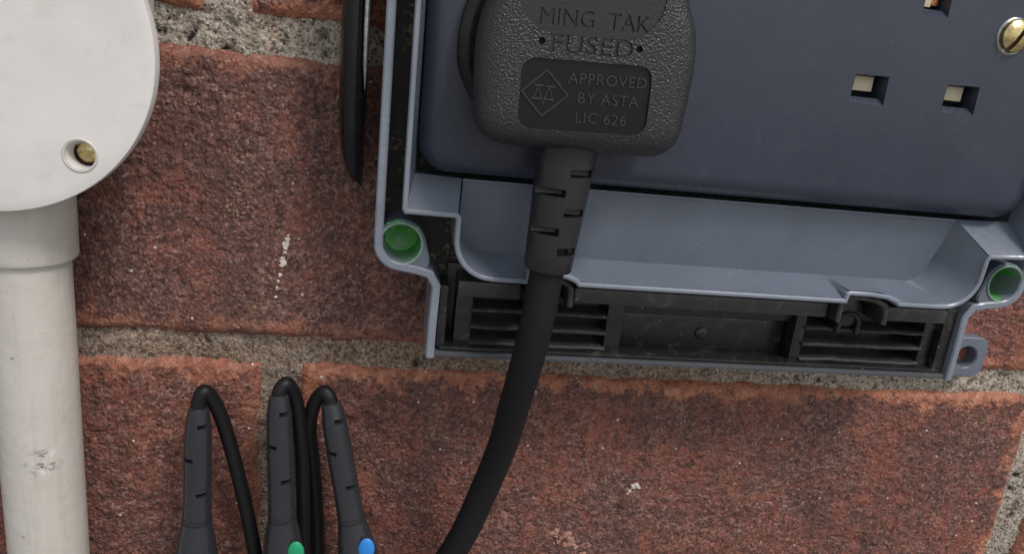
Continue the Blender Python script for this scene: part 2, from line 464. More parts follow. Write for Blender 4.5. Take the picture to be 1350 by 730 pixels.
def quads(nx, nz):
    i = np.arange(nx * nz).reshape(nz, nx)
    return np.stack((i[:-1, :-1], i[:-1, 1:], i[1:, 1:], i[1:, :-1]), -1).reshape(-1, 4)

def brick_mesh(x0, x1, z0, z1, step, seed, tone, wear):
    nx = int((x1 - x0) / step) + 1; nz = int((z1 - z0) / step) + 1
    xs = np.linspace(x0, x1, nx); zs = np.linspace(z0, z1, nz)
    X, Z = np.meshgrid(xs, zs)
    # uneven arrises
    ex = np.minimum(X - x0, x1 - X); ez = np.minimum(Z - z0, z1 - Z)
    def soft(n): return np.clip(1 - n / 14.0, 0, 1) ** 2
    X2 = X + soft(ex) * (0.45 * fbm(X + 40, Z, 17, 3, seed))
    Z2 = Z + soft(ez) * (0.4 * fbm(X, Z + 90, 21, 3, seed + 9))
    e = np.minimum(ex, ez) + 0.45 * fbm(X, Z, 8, 3, seed + 3)
    drop = 2.2 * np.clip(1 - e / 2.6, 0, 1.25) ** 2
    edge0 = np.minimum(ex, ez)
    H = -drop + 0.35 * fbm(X, Z, 30, 3, seed + 20) + 0.28 * fbm(X, Z, 6, 2, seed + 30)
    if step < 1.0:
        gr = fbm(X, Z, 1.9, 2, seed + 40) * np.clip(edge0 / 3.5, 0.25, 1)
        H = H + 0.22 * gr + 0.10 * rng.standard_normal(X.shape)
        H -= 1.1 * np.clip(perlin(X / 3.1, Z / 3.1, seed + 51) - 0.42, 0, 1)
        H -= 2.2 * np.clip(fbm(X, Z, 9.0, 3, seed + 57) - 0.62, 0, 0.4)
    H = H + 0.2
    V = np.stack((X2 * MM, -H * MM, Z2 * MM), -1).reshape(-1, 3)
    F = quads(nx, nz)
    edge = np.minimum(ex, ez)
    # side skirts
    ring = np.concatenate((np.arange(nx), np.arange(1, nz) * nx + nx - 1, (nz - 1) * nx + np.arange(nx - 2, -1, -1), np.arange(nz - 2, 0, -1) * nx))
    back = V[ring].copy(); back[:, 1] = 0.030
    n0 = len(V); k = len(ring); r2 = np.arange(k)
    S = np.stack((ring, n0 + r2, n0 + (r2 + 1) % k, np.roll(ring, -1)), -1)
    V = np.concatenate((V, back)); F = np.concatenate((F, S))
    E_ = np.concatenate((edge.ravel(), np.zeros(k)))
    return grid_mesh("brick", V, F, {'edge': E_, 'tone': np.full(len(V), tone), 'wear': np.full(len(V), wear)})

# ------------------------------------------------------------------ setting: ground and brick wall
def build_ground():
    me = bpy.data.meshes.new("ground")
    me.from_pydata([(-40, -60, -1.05), (40, -60, -1.05), (40, 10, -1.05), (-40, 10, -1.05)], [], [(0, 1, 2, 3)])
    s = NT("worn_concrete"); c = s.ramp(s.noise(0.01, 5), [(0.3, (0.17, 0.165, 0.16)), (0.7, (0.30, 0.295, 0.29))])
    g = link("ground", me, s.out(c, 0.9), None, smooth=False); g['kind'] = 'structure'
build_ground()

COURSES = {0: (3.7, 70.4), 1: (-72.2, -4.2), 2: (-146.0, -78.9)}
def course_z(k):
    if k in COURSES: return COURSES[k]
    if k < 0: return (70.4 + 8.3 + (-k - 1) * 74.8, 70.4 + 8.3 + (-k - 1) * 74.8 + 66.5)
    return (-146.0 - 8.3 - (k - 3) * 74.8 - 66.5, -146.0 - 8.3 - (k - 3) * 74.8)
HI = {(0, 0): (-259.5, -44.5), (0, 1): (-35.0, 180.0), (1, 0): (-134.0, 81.0), (1, 1): (91.0, 306.0),
      (2, 0): (-246.5, -31.5), (2, 1): (-22.0, 193.6), (2, 2): (203.2, 418.0)}
TONE = {(0, 0): (0.9, 1.0), (0, 1): (0.95, 1.0), (1, 0): (0.2, 0.4), (1, 1): (1.3, 0.8), (2, 0): (0.75, 0.6), (2, 1): (0.55, 1.0), (2, 2): (0.6, 0.9)}

wall = thing("brick_wall", "weathered red brick wall with sandy mortar joints behind the socket box", "wall", (80, 0, -1050))
def add_brick(me):
    link("brick", me, M['brick'], wall, smooth=False)
taken = []
for key, (x0, x1) in HI.items():
    z0, z1 = course_z(key[0]); t, w = TONE[key]
    hx0, hx1 = x0, x1
    add_brick(brick_mesh(hx0, hx1, z0, z1, 0.62, 11 * key[0] + 5 * key[1] + 3, t, w))
    taken.append((x0, x1, z0, z1))
for k in range(-7, 13):                     # the rest of the wall, out of frame: coarser bricks
    z0, z1 = course_z(k)
    base = -26.7 if k % 2 == 0 else 86.0
    for j in range(-4, 5):
        x0 = base + j * 225 + 5; x1 = x0 + 215
        if any(min(x1, b) - max(x0, a) > 20 and abs(z0 - c) < 10 for a, b, c, d in taken): continue
        if x0 < -800 or x1 > 900: continue
        add_brick(brick_mesh(x0, x1, z0, z1, 6.0, 400 + k * 17 + j, random.uniform(0.1, 1.0), 0.8))

def build_mortar():
    x0, x1, z0, z1, st = -150.0, 300.0, -160.0, 60.0, 0.7
    nx = int((x1 - x0) / st) + 1; nz = int((z1 - z0) / st) + 1
    X, Z = np.meshgrid(np.linspace(x0, x1, nx), np.linspace(z0, z1, nz))
    msk = np.clip(0.45 + 0.9 * fbm(X, Z, 19, 2, 77), 0, 1)
    pit = np.clip((fbm(X + 2 * perlin(X / 5, Z / 5, 75), Z, 4.2, 3, 71) - 0.40) * 3.0, 0, 1) * msk
    pit = np.maximum(pit, np.clip((fbm(X, Z, 1.9, 2, 72) - 0.48) * 2.6, 0, 0.7) * msk)
    pit = pit * np.where((Z < -40) & (X < 110), 0.55, 1.0)
    H = -1.45 + 0.5 * fbm(X, Z, 14, 3, 61) + 0.35 * fbm(X, Z, 3.2, 2, 64) - 1.5 * pit + 0.10 * rng.standard_normal(X.shape)
    warm = np.clip(0.85 * (Z < -40) + 0.45 * fbm(X, Z, 40, 2, 80) - 0.9 * np.clip((X - 70) / 70, 0, 1), 0, 1)
    inside = np.zeros(X.shape, bool)
    for a, b, c, d in taken:
        inside |= (X > a + 4) & (X < b - 4) & (Z > c + 4) & (Z < d - 4)
    V = np.stack((X * MM, -H * MM, Z * MM), -1).reshape(-1, 3)
    F = quads(nx, nz); keep = ~inside.ravel()[F].all(axis=1); F = F[keep]
    used = np.unique(F); mp = np.full(len(V), -1); mp[used] = np.arange(len(used))
    me = grid_mesh("mortar", V[used], mp[F], {'pit': pit.ravel()[used], 'warm': warm.ravel()[used]})
    link("mortar_joint", me, M['mortar'], wall, smooth=False)
    bm = bmesh.new(); bm_box(bm, -800, 900, -110, -4.2, -1050, 640)
    from_bm("wall_core", bm, M['mortar'], wall, smooth=False)
build_mortar()

def blob(name, pts, mat, parent, thick=0.5, seed=0):
    """crumb of dried splash lying on the brick: uneven low dome over a small polygon"""
    bm = bmesh.new(); r = random.Random(seed)
    for (x, z, rad) in pts:
        n = 11; rings = []
        jit = [r.uniform(0.45, 1.35) for _ in range(n)]
        for f, h in ((1.0, -0.6), (0.85, 0.32 * thick + 0.12), (0.45, 0.8 * thick + 0.22)):
            rings.append([(x + rad * f * jit[i] * math.cos(2 * math.pi * i / n), h + r.uniform(-.08, .08), z + rad * f * jit[i] * math.sin(2 * math.pi * i / n)) for i in range(n)])
        bm_loft(bm, rings, False, True)
    return from_bm(name, bm, mat, parent)
r = random.Random(3)
drip = [(-25.3, -45.6, 0.42), (-25.5, -46.6, 0.75), (-25.7, -47.7, 0.95), (-25.8, -48.7, 0.85), (-26.0, -49.7, 0.6), (-26.3, -51.4, 0.8), (-26.5, -52.2, 0.95), (-26.7, -53.1, 0.6),
        (-27.1, -55.6, 0.55), (-27.3, -57.1, 0.45), (-27.6, -58.6, 0.6), (-27.7, -59.2, 0.4), (-28.0, -61.1, 0.5), (-28.3, -63.2, 0.38)]
blob("paint_drip", drip, M['drip'], wall, 0.25, 1)
blob("mortar_splash", [(-36.6 + r.gauss(0, 1.7), -38.9 + r.gauss(0, 3.0), r.uniform(0.12, 0.45)) for _ in range(48)], M['tan'], wall, 0.05, 2)
blob("mortar_splash", [(71.2, -112.4, 1.0), (72.4, -111.8, 0.9), (70.6, -113.6, 0.7), (70.0, -114.6, 0.5), (73.2, -112.6, 0.5)], M['splash'], wall, 0.5, 3)
blob("brick_scar", [(50 + 8 * t + r.gauss(0, .8), -128.5 - 5.5 * t * t + r.gauss(0, 1.0), r.uniform(0.6, 1.3)) for t in np.linspace(0, 1, 16)], M['pinks'], wall, 0.5, 4)

# ------------------------------------------------------------------ round conduit box and pipe
def build_conduit():
    cx, cz = -77.6, -6.9
    t = thing("junction_box", "round white conduit junction box with a flat screwed lid", "junction box", (cx, 0, cz - 46))
    # body: rounded square behind the lid
    n = 64; ring = []
    for i in range(n):
        q = 2 * math.pi * i / n; c, s = math.cos(q), math.sin(q)
        rr = 23.4 / ((abs(c) ** 4.5 + abs(s) ** 4.5) ** (1 / 4.5))
        ring.append((c * rr, s * rr))
    bm = bmesh.new()
    bm_loft(bm, [[(cx + x * f, h, cz + 5 + z * f) for x, z in ring] for h, f in ((0, 1.0), (20.5, 1.0), (22.6, 1.0))])
    from_bm("body", bm, M['pipe'], t)
    lid = lathe("lid", (cx, 0, cz), (0, 1, 0), [(26, 22.6), (30.9, 22.7), (31.15, 22.9), (31.15, 23.9), (30.95, 24.05), (30.95, 24.25), (31.25, 24.4), (31.25, 25.75), (31.15, 25.93), (30.95, 26.0), (29, 26.03), (12, 26.1), (0.2, 26.1)], M['white'], t, 128, 30)
    cut = lathe("cut", (-60.4, 22.6, -25.9), (0, 1, 0), [(2.5, 0), (2.6, 2.6), (2.95, 4.2)], None, None, 32)
    boolean(lid, [cut])
    bm = bmesh.new()
    path = [(2.75, 25.4), (3.1, 25.6), (3.3, 26.08), (3.1, 26.3), (2.75, 26.15)]
    bm_lathe(bm, (-60.4, 0, -25.9), (0, 1, 0), path + path[:1], 40, False, False)
    from_bm("screw_hole_rim", bm, M['pipe'], lid)
    sc = lathe("screw", (-60.2, 21.4, -25.7), (0.05, 1, 0.08), [(2.4, 0), (2.25, 0.9), (1.9, 1.35), (0.2, 1.5)], M['brass'], lid, 24)
    cutb = box("cut", -63, -56.5, 22.3, 25, -26.0, -25.3, None, None, 0.0)
    boolean(sc, [cutb])
    # spout with its swollen mouth
    lathe("spout", (-78.1, 11.0, 0), (0, 0, -1), [(9.7, 22), (9.8, 34), (9.75, 50.3), (9.45, 51.2), (8.75, 51.4), (8.6, 47)], M['pipe'], t, 72)
    p = thing("conduit_pipe", "upright off white plastic conduit pipe below the round junction box", "pipe", (-78.3, 0, -1050))
    lathe("pipe_length", (-78.1, 11.0, 0), (-0.004, 0.0, -1), [(8.45, 47), (8.45, 80), (8.45, 140), (8.45, 300), (8.45, 1049)], M['pipe'], p, 72)
build_conduit()

# ------------------------------------------------------------------ weatherproof double socket
CX = 75.5                                   # the box is symmetrical about this line
def arc(cx, cz, r, a0, a1, n=8):
    return [(cx + r * math.cos(math.radians(a0 + (a1 - a0) * k / n)), cz + r * math.sin(math.radians(a0 + (a1 - a0) * k / n))) for k in range(n + 1)]
def mir(path): return [(2 * CX - x, z) for x, z in path][::-1]

box_root = thing("weatherproof_socket", "blue grey weatherproof double socket box fixed open on the brick wall", "socket", (CX, 0, -72))
TOP = 96.0
left = [(-3.5, TOP), (-3.5, -38.5)] + arc(1.6, -40.2, 5.1, 180, 258, 8)[1:] + [(5.2, -45.9), (8.0, -46.6), (9.6, -49.2), (9.4, -58.0), (9.4, -66.2)]
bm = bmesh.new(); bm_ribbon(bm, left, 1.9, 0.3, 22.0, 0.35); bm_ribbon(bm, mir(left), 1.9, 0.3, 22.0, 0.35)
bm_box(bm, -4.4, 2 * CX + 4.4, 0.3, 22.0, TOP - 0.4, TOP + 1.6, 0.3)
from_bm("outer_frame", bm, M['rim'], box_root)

bm = bmesh.new(); bm_box(bm, 10.2, 2 * CX - 10.2, 0.3, 21.4, -66.1, -64.9, 0.35)
from_bm("bottom_rail", bm, M['darkgrey'], box_root)

# black seal bed between the two frames
bm = bmesh.new()
poly = [(-2.9, TOP - 0.5), (-2.9, -39), (1, -45), (8.5, -46.3), (10.4, -49.4), (10.2, -64.8)]
bm_prism(bm, poly + mir(poly), 1.0, 11.5)
from_bm("seal_bed", bm, M['seal'], box_root)

# screw pillars with green stained bores
def pillar(px, pz, sgn):
    n = 48; out = []; inn = []
    for i in range(n):
        q = 2 * math.pi * i / n; c, s = math.cos(q), math.sin(q)
        rr = 5.35
        d = math.degrees(math.atan2(s, c * sgn))          # the foot of the pillar runs into the side wall
        rr += 2.6 * math.exp(-((d + 42) / 26.0) ** 2)
        out.append((px + rr * c, pz + rr * s)); inn.append((px + 4.35 * c, pz + 4.35 * s))
    bm = bmesh.new()
    rings = [[(x, 9, z) for x, z in out], [(x, 21.2, z) for x, z in out], [(x, 21.6, z) for x, z in inset(out, 0.35)],
             [(px + (x - px) * 1.05, 21.5, pz + (z - pz) * 1.05) for x, z in inn], [(x, 21.0, z) for x, z in inn]]
    bm_loft(bm, rings, False, False)
    pl = from_bm("screw_pillar", bm, M['grey'], box_root)
    bm = bmesh.new()
    bm_lathe(bm, (px, 0, pz), (0, 1, 0), [(4.36, 21.1), (4.25, 20.6), (4.1, 15.0), (3.6, 13.4), (1.5, 12.8), (0.1, 12.7)], 40, False, False)
    from_bm("green_bore", bm, M['green'], pl)
    ringp = [(4.3, 21.0), (4.75, 21.3), (4.85, 21.75), (4.6, 21.9), (4.3, 21.7)]
    bm = bmesh.new(); bm_lathe(bm, (px, 0, pz), (0, 1, 0), ringp + ringp[:1], 48, False, False)
    from_bm("bore_rim", bm, M['palegreen'], pl)
    bm = bmesh.new(); rr = random.Random(int(px))
    for k in range(11):
        a = math.radians(rr.gauss(75, 34)); rad = 4.7 + rr.uniform(-.2, .5); s = rr.uniform(.12, .42)
        c_ = (px + rad * math.cos(a), 21.55 + rr.uniform(0, .15), pz + rad * math.sin(a))
        b2 = bmesh.new(); bmesh.ops.create_icosphere(b2, subdivisions=1, radius=1.0)
        for v in b2.verts:
            k_ = rr.uniform(.6, 1.2)
            v.co = Vector(P(c_[0] + v.co.x * s * k_ * 1.5, c_[1] + v.co.y * s * .5, c_[2] + v.co.z * s * k_))
        merge(bm, b2)
    gp = plastic("green_paint_crumbs", (0.06, 0.36, 0.05), 0.5, dirt=0.5, dirtc=(0.35, 0.40, 0.36))
    from_bm("paint_crumbs", bm, gp, pl)
pillar(1.35, -40.2, 1)
pillar(2 * CX - 1.35, -40.0, -1)

# inner rim: the edge the lid closes on, with its two cable notches
RH = 27.0
def notch(x0, x1, z, up):
    w = x1 - x0
    return [(x0 - 0.01, z), (x0 + 0.25, z + up * 0.85), (x0 + 0.9, z + up), (x0 + w * 0.45, z + up), (x0 + w * 0.75, z + up * 0.8), (x0 + w * 0.93, z + up * 0.4), (x1, z)]
ZB = -45.4
rimL = [(1.6, TOP - 4), (1.6, -31.3), (1.95, -31.9), (12.4, -32.0), (12.9, -32.5), (12.9, -37.0)] + arc(21.0, -37.2, 8.1, 185, 268, 10)
bott = [(21.5, ZB)] + notch(29.2, 40.6, ZB, 2.0) + [(75.5, ZB)] + notch(104.6, 118.6, ZB, 2.0)
rimR = [(128, ZB)] + arc(130.0, -37.2, 8.1, -88, -5, 10) + [(138.3, -33.2), (138.8, -32.4), (149.0, -31.9), (149.4, -31.4), (149.4, TOP - 4)]
rim = rimL + bott + rimR
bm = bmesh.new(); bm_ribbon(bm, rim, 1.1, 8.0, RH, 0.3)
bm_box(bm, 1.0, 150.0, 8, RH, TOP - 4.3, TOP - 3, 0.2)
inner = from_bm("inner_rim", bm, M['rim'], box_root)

# the tray behind the rim: ledge and cable pocket
def build_tray():
    bm = bmesh.new()
    def face(*p):
        bm.faces.new([bm.verts.new(P(*q)) for q in p])
    hb = 19.2                                     # where ledge meets the faceplate
    # strips beside the faceplate
    face((1.9, RH - .6, TOP), (1.9, RH - .6, -31.6), (3.4, hb, -25.0), (3.4, hb, TOP))
    face((149.1, RH - .6, TOP), (147.6, hb, TOP), (147.6, hb, -25.0), (149.1, RH - .6, -31.6))
    # ledges at both ends
    face((1.9, RH - .6, -31.6), (12.7, RH - .6, -31.7), (13.4, hb, -25.3), (3.4, hb, -25.0))
    face((138.5, RH - .6, -32.0), (149.1, RH - .6, -31.6), (147.6, hb, -25.0), (133.4, hb, -25.3))
    # shelf under the faceplate
    face((3.4, hb, -25.0), (147.6, hb, -25.0), (147.6, 9, -25.2), (3.4, 9, -25.2))
    # pocket: back wall, cove, floor
    def bump_up(x):
        for x0, x1 in ((29.2, 40.6), (104.6, 118.6)):
            if x0 < x < x1:
                u = (x - x0) / (x1 - x0)
                return 2.1 if u < .5 else 2.1 * math.cos((u - .5) * math.pi)
        return 0.0
    seam = [(13.7, 19.2, -25.4), (14.0, 18.3, -31), (14.2, 17.5, -36)] + [(x, 16.6, z) for x, z in arc(21.0, -35.4, 6.6, 180, 270, 10)] + \
           [(21 + (125 - 21) * k / 104, 16.6, -42.0) for k in range(1, 105)] + [(x, 16.6, z) for x, z in arc(125.0, -35.4, 6.9, -90, 0, 10)][1:] + [(132.3, 17.5, -34), (133.0, 18.3, -30), (133.5, 19.2, -25.4)]
    lip = [(12.9, RH - .5, -32.4), (12.9, RH - .5, -34.5), (13.0, RH - .5, -37)] + [(x, RH - .5, z) for x, z in arc(21.0, -37.0, 7.7, 185, 270, 10)] + \
          [(21 + (125 - 21) * k / 104, RH - .5, -44.8 + bump_up(21 + k)) for k in range(1, 105)] + [(x, RH - .5, z) for x, z in arc(129.5, -37.0, 8.1, -90, -5, 10)][1:] + [(138.0, RH - .5, -35), (138.2, RH - .5, -33.6), (138.4, RH - .5, -32.3)]
    n = len(seam); rows = []
    for f, bul in ((0, 0), (.12, .10), (.35, .09), (.7, .03), (1, 0)):
        rows.append([tuple(np.array(a) * (1 - f) + np.array(b) * f) for a, b in zip(seam, lip)])
    bm_loft(bm, rows, False, False, closed=False)
    vs_ = [bm.verts.new(P(*q)) for q in seam]
    bm.faces.new(vs_)
    # bead along the top of the pocket
    bm_box(bm, 13.6, 133.2, 18.2, 19.75, -25.8, -25.3, 0.2)
    o = from_bm("cable_tray", bm, M['grey'], box_root, angle=22)
build_tray()

# rubber seal strip with slats along the bottom
def build_seal():
    root = box("seal_strip", 12.5, 138.5, 11.0, 12.6, -64.2, -46.2, M['black'], box_root, 0.2)
    for x0, x1 in ((14.5, 28.6), (41.0, 103.8), (119.4, 136.0)):
        box("seal_band", x0, x1, 12.0, 22.0, -51.2, -47.6, M['dusty'], root, 0.5)
    for x0, x1 in ((14.6, 18.6), (50.6, 54.6), (98.6, 101.4), (133.8, 137.0)):
        box("seal_divider", x0, x1, 12.0, 18.4, -64.9, -51.0, M['black'], root, 0.4)
    for x0, x1 in ((18.4, 50.8), (101.2, 134.0)):
        for z in (-55.2, -59.4, -63.4):
            bm = bmesh.new()
            n = 8; prev = None
            rr = random.Random(int(x0 - z))
            wob = [rr.uniform(-.18, .18) for _ in range(n + 1)]
            rings = []
            for k in range(n + 1):
                x = x0 + (x1 - x0) * k / n; zz = z + wob[k]
                rings.append([(x, 12.2, zz - .55), (x, 18.6, zz - .5), (x, 19.1, zz - .25), (x, 19.2, zz + .15), (x, 18.8, zz + .45), (x, 12.2, zz + .6)])
            bm_loft(bm, rings)
            from_bm("seal_slat", bm, M['dusty'], root)
    bm = bmesh.new()
    bm_box(bm, 54.2, 98.8, 12.0, 16.6, -54.6, -51.0, 0.4)
    from_bm("seal_band", bm, M['black'], root)
    box("blank_panel", 55.0, 98.3, 12.2, 14.0, -64.0, -55.4, M['black'], root, 0.5)
    lathe("pip", (76.5, 13.6, -59.8), (0, 1, 0), [(1.6, 0), (1.5, 0.9), (1.0, 1.2), (0.2, 1.2)], M['black'], root, 24)
    lathe("pip", (71.4, 13.6, -60.6), (0, 1, 0), [(0.6, 0), (0.55, 0.5), (0.2, 0.6)], M['black'], root, 16)
    for x0, x1 in ((29.2, 40.6), (104.6, 118.6)):
        cx = (x0 + x1) / 2
        hp = notch(x0 + 1.0, x1 - 1.0, ZB - 1.9, 2.2)
        bm = bmesh.new()
        bm_ribbon(bm, [(x0 + 1.0, -51.4)] + hp + [(x1 - 0.9, -51.4)], 1.3, 10.0, 24.6, 0.4)
        from_bm("cable_arch", bm, M['dusty'], root)
        bm = bmesh.new()
        bm_ribbon(bm, [(cx - 2.6, -55.5)] + arc(cx, -53.0, 2.6, 180, 0, 10) + [(cx + 2.6, -55.5)], 1.1, 11.0, 20.6, 0.4)
        from_bm("cable_arch", bm, M['black'], root)
        lathe("cable_bung", (cx - .3, 12.0, -50.4), (0, 1, 0), [(4.2, 0), (4.1, 6.6), (3.6, 7.4), (2.2, 7.7), (0.2, 7.7)], M['black'], root, 32)
build_seal()

bm = bmesh.new()
bm_box(bm, 11.4, 139.6, 10.5, 20.6, -64.7, -63.9, 0.25)
bm_box(bm, 137.2, 140.3, 10.5, 20.4, -64.4, -47.5, 0.4)
bm_box(bm, 10.6, 12.6, 10.5, 20.0, -64.4, -49.5, 0.4)
from_bm("seal_lip", bm, M['black'], box_root)

# mounting lug at the lower right corner
def build_lug():
    cx, cz = 161.4, -66.5
    def pt(a):
        c, s = math.cos(a), math.sin(a)
        hw_r, hw_l, hh = 6.1, 21.0, 6.0; r = 3.2
        best = 1e9
        for lim, comp in ((hw_r if c > 0 else hw_l, abs(c)), (hh, abs(s))):
            if comp > 1e-6: best = min(best, lim / comp)
        x, z = best * c, best * s
        if x > hw_r - r and abs(z) > hh - r:      # rounded outer corners
            ccx, ccz = hw_r - r, math.copysign(hh - r, z)
            b = -(c * ccx + s * ccz); cc = ccx * ccx + ccz * ccz - r * r
            t = -b + math.sqrt(max(0, b * b - cc)); x, z = t * c, t * s
        return cx + x, cz + z
    n = 96; A = [2 * math.pi * i / n for i in range(n)]
    o = [pt(a) for a in A]; i_ = [(cx + 3.15 * math.cos(a), cz + 3.15 * math.sin(a)) for a in A]
    bm = bmesh.new()
    bm_loft(bm, [[(x, .3, z) for x, z in i_], [(x, 3.6, z) for x, z in i_], [(cx + (x - cx) * 1.1, 4.0, cz + (z - cz) * 1.1) for x, z in i_], [(x, 4.0, z) for x, z in inset(o, .35)], [(x, 3.65, z) for x, z in o], [(x, .3, z) for x, z in o]], False, False)
    from_bm("mounting_lug", bm, M['grey'], box_root)
build_lug()

# curved black clip on the left flank
def build_clip():
    bm = bmesh.new(); rings = []
    zs = np.linspace(46, -30.0, 44)
    for z in zs:
        t = np.clip((z + 30.0) / 13.0, 0.0, 1); f = math.sqrt(max(0.0004, 1 - (1 - t) ** 2))
        w = 2.65 + 0.25 * math.sin((z + 20) / 13)
        if z > 36: f = f; w += (z - 36) * 0.25          # spreads into the hinge above the picture
        xc = -8.0 - w * f if z <= 36 else -8.0 - w * f + (z - 36) * 0.45
        rings.append([(xc + w * f * math.copysign(abs(math.cos(q)) ** 0.8, math.cos(q)), 10.0 + (2.0 + 6.5 * f) * math.copysign(abs(math.sin(q)) ** 0.7, math.sin(q)), z) for q in np.linspace(0, 2 * math.pi, 24, endpoint=False)])
    bm_loft(bm, rings)
    c = from_bm("side_clip", bm, M['latch'], box_root, angle=50)
    bm = bmesh.new()
    bm_tube(bm, [(-8.2, 17.6, 34), (-8.25, 17.7, 3), (-8.2, 17.5, -4), (-8.1, 16.9, -9)], lambda t: 0.6 * (1 - max(0, t - .6) * 2.2), 10)
    from_bm("clip_highlight", bm, M['steel'], c)  # bright metallic strip stands in for the highlight along the clip's edge
build_clip()

# faceplate with shuttered slots
def build_faceplate():
    bm = bmesh.new()
    poly = rrect(CX, 18.9, 72.0, 43.0, 6.5, 6)
    rings = [[(x, 13, z) for x, z in poly]]
    for k in range(0, 9):
        a = math.pi / 2 * k / 8; d = 5.2
        ins = inset(poly, 0.001 + d * (1 - math.cos(a)) * .9)
        rings.append([(x, 19.6 + 4.4 * math.sin(a), z) for x, z in ins])
    bm_loft(bm, rings)
    fp = from_bm("faceplate", bm, M['plate'], box_root, angle=40)
    slots = [('ln', 100.0, 2.75, 3.75, 2.3), ('ln', 122.3, 2.75, 3.75, 2.3), ('e', 111.15, 24.6, 2.7, 4.6)]
    slots += [('ln', 28.0, 2.1, 3.75, 2.35), ('ln', 50.3, 2.1, 3.75, 2.35), ('e', 39.15, 24.3, 2.7, 4.6)]
    cuts = []
    for kind, x, z, a, b in slots:
        bm = bmesh.new()
        rings = []
        for h, f in ((17.0, 0), (22.6, 0), (24.35, 1.25)):
            rings.append([(x - a - f * .4, h, z - b - f * 1.35), (x + a + f * .4, h, z - b - f * 1.35), (x + a + f * .25, h, z + b + f * .2), (x - a - f * .1, h, z + b + f * .2)])
        bm_loft(bm, rings); cuts.append(from_bm("cut", bm, None, None, smooth=False))
    boolean(fp, cuts)
    for kind, x, z, a, b in slots[:3]:
        box("slot_back", x - a + .05, x + a - .05, 17.1, 17.9, z - b + .05, z + b - .05, M['hole'], fp, 0.05)
        if kind == 'ln':
            box("shutter", x - a + .15, x + a - 1.5, 18.0, 21.4, z - b + 1.3, z + b - .1, M['cream'], fp, 0.25)
        else:
            box("shutter", x - a + .1, x + .1, 18.0, 21.6, z - b + .5, z + b - .1, M['cream'], fp, 0.25)
            box("contact", x + .35, x + a - .5, 18.0, 21.2, z - b + .9, z + b - .3, M['copper'], fp, 0.3)
    sc = lathe("fixing_screw", (131.0, 23.6, 16.6), (0, 1, 0), [(3.5, 0), (3.6, 0.6), (3.35, 1.5), (2.6, 2.1), (1.4, 2.45), (0.2, 2.5)], M['brass'], fp, 40)
    bm = bmesh.new(); bm_box(bm, -4.5, 4.5, -0.5, 0.5, -3, 1.4)
    a = math.radians(62)
    for v in bm.verts:
        x, y, z = v.co / MM
        u, w, hh = x, y, z
        v.co = Vector(P(131.0 + u * math.cos(a) - w * math.sin(a), 26.2 + (-1.4 + (hh + 1.4) if hh < 0 else 1.0), 16.6 + u * math.sin(a) + w * math.cos(a)))
    boolean(sc, [from_bm("cut", bm, None, None, smooth=False)])
    lathe("screw_seat", (131.0, 23.4, 16.6), (0, 1, 0), [(4.1, 0), (4.0, 0.6), (3.7, 0.85), (3.4, 0.8), (3.3, 0.2)], M['steel'], fp, 40)
build_faceplate()

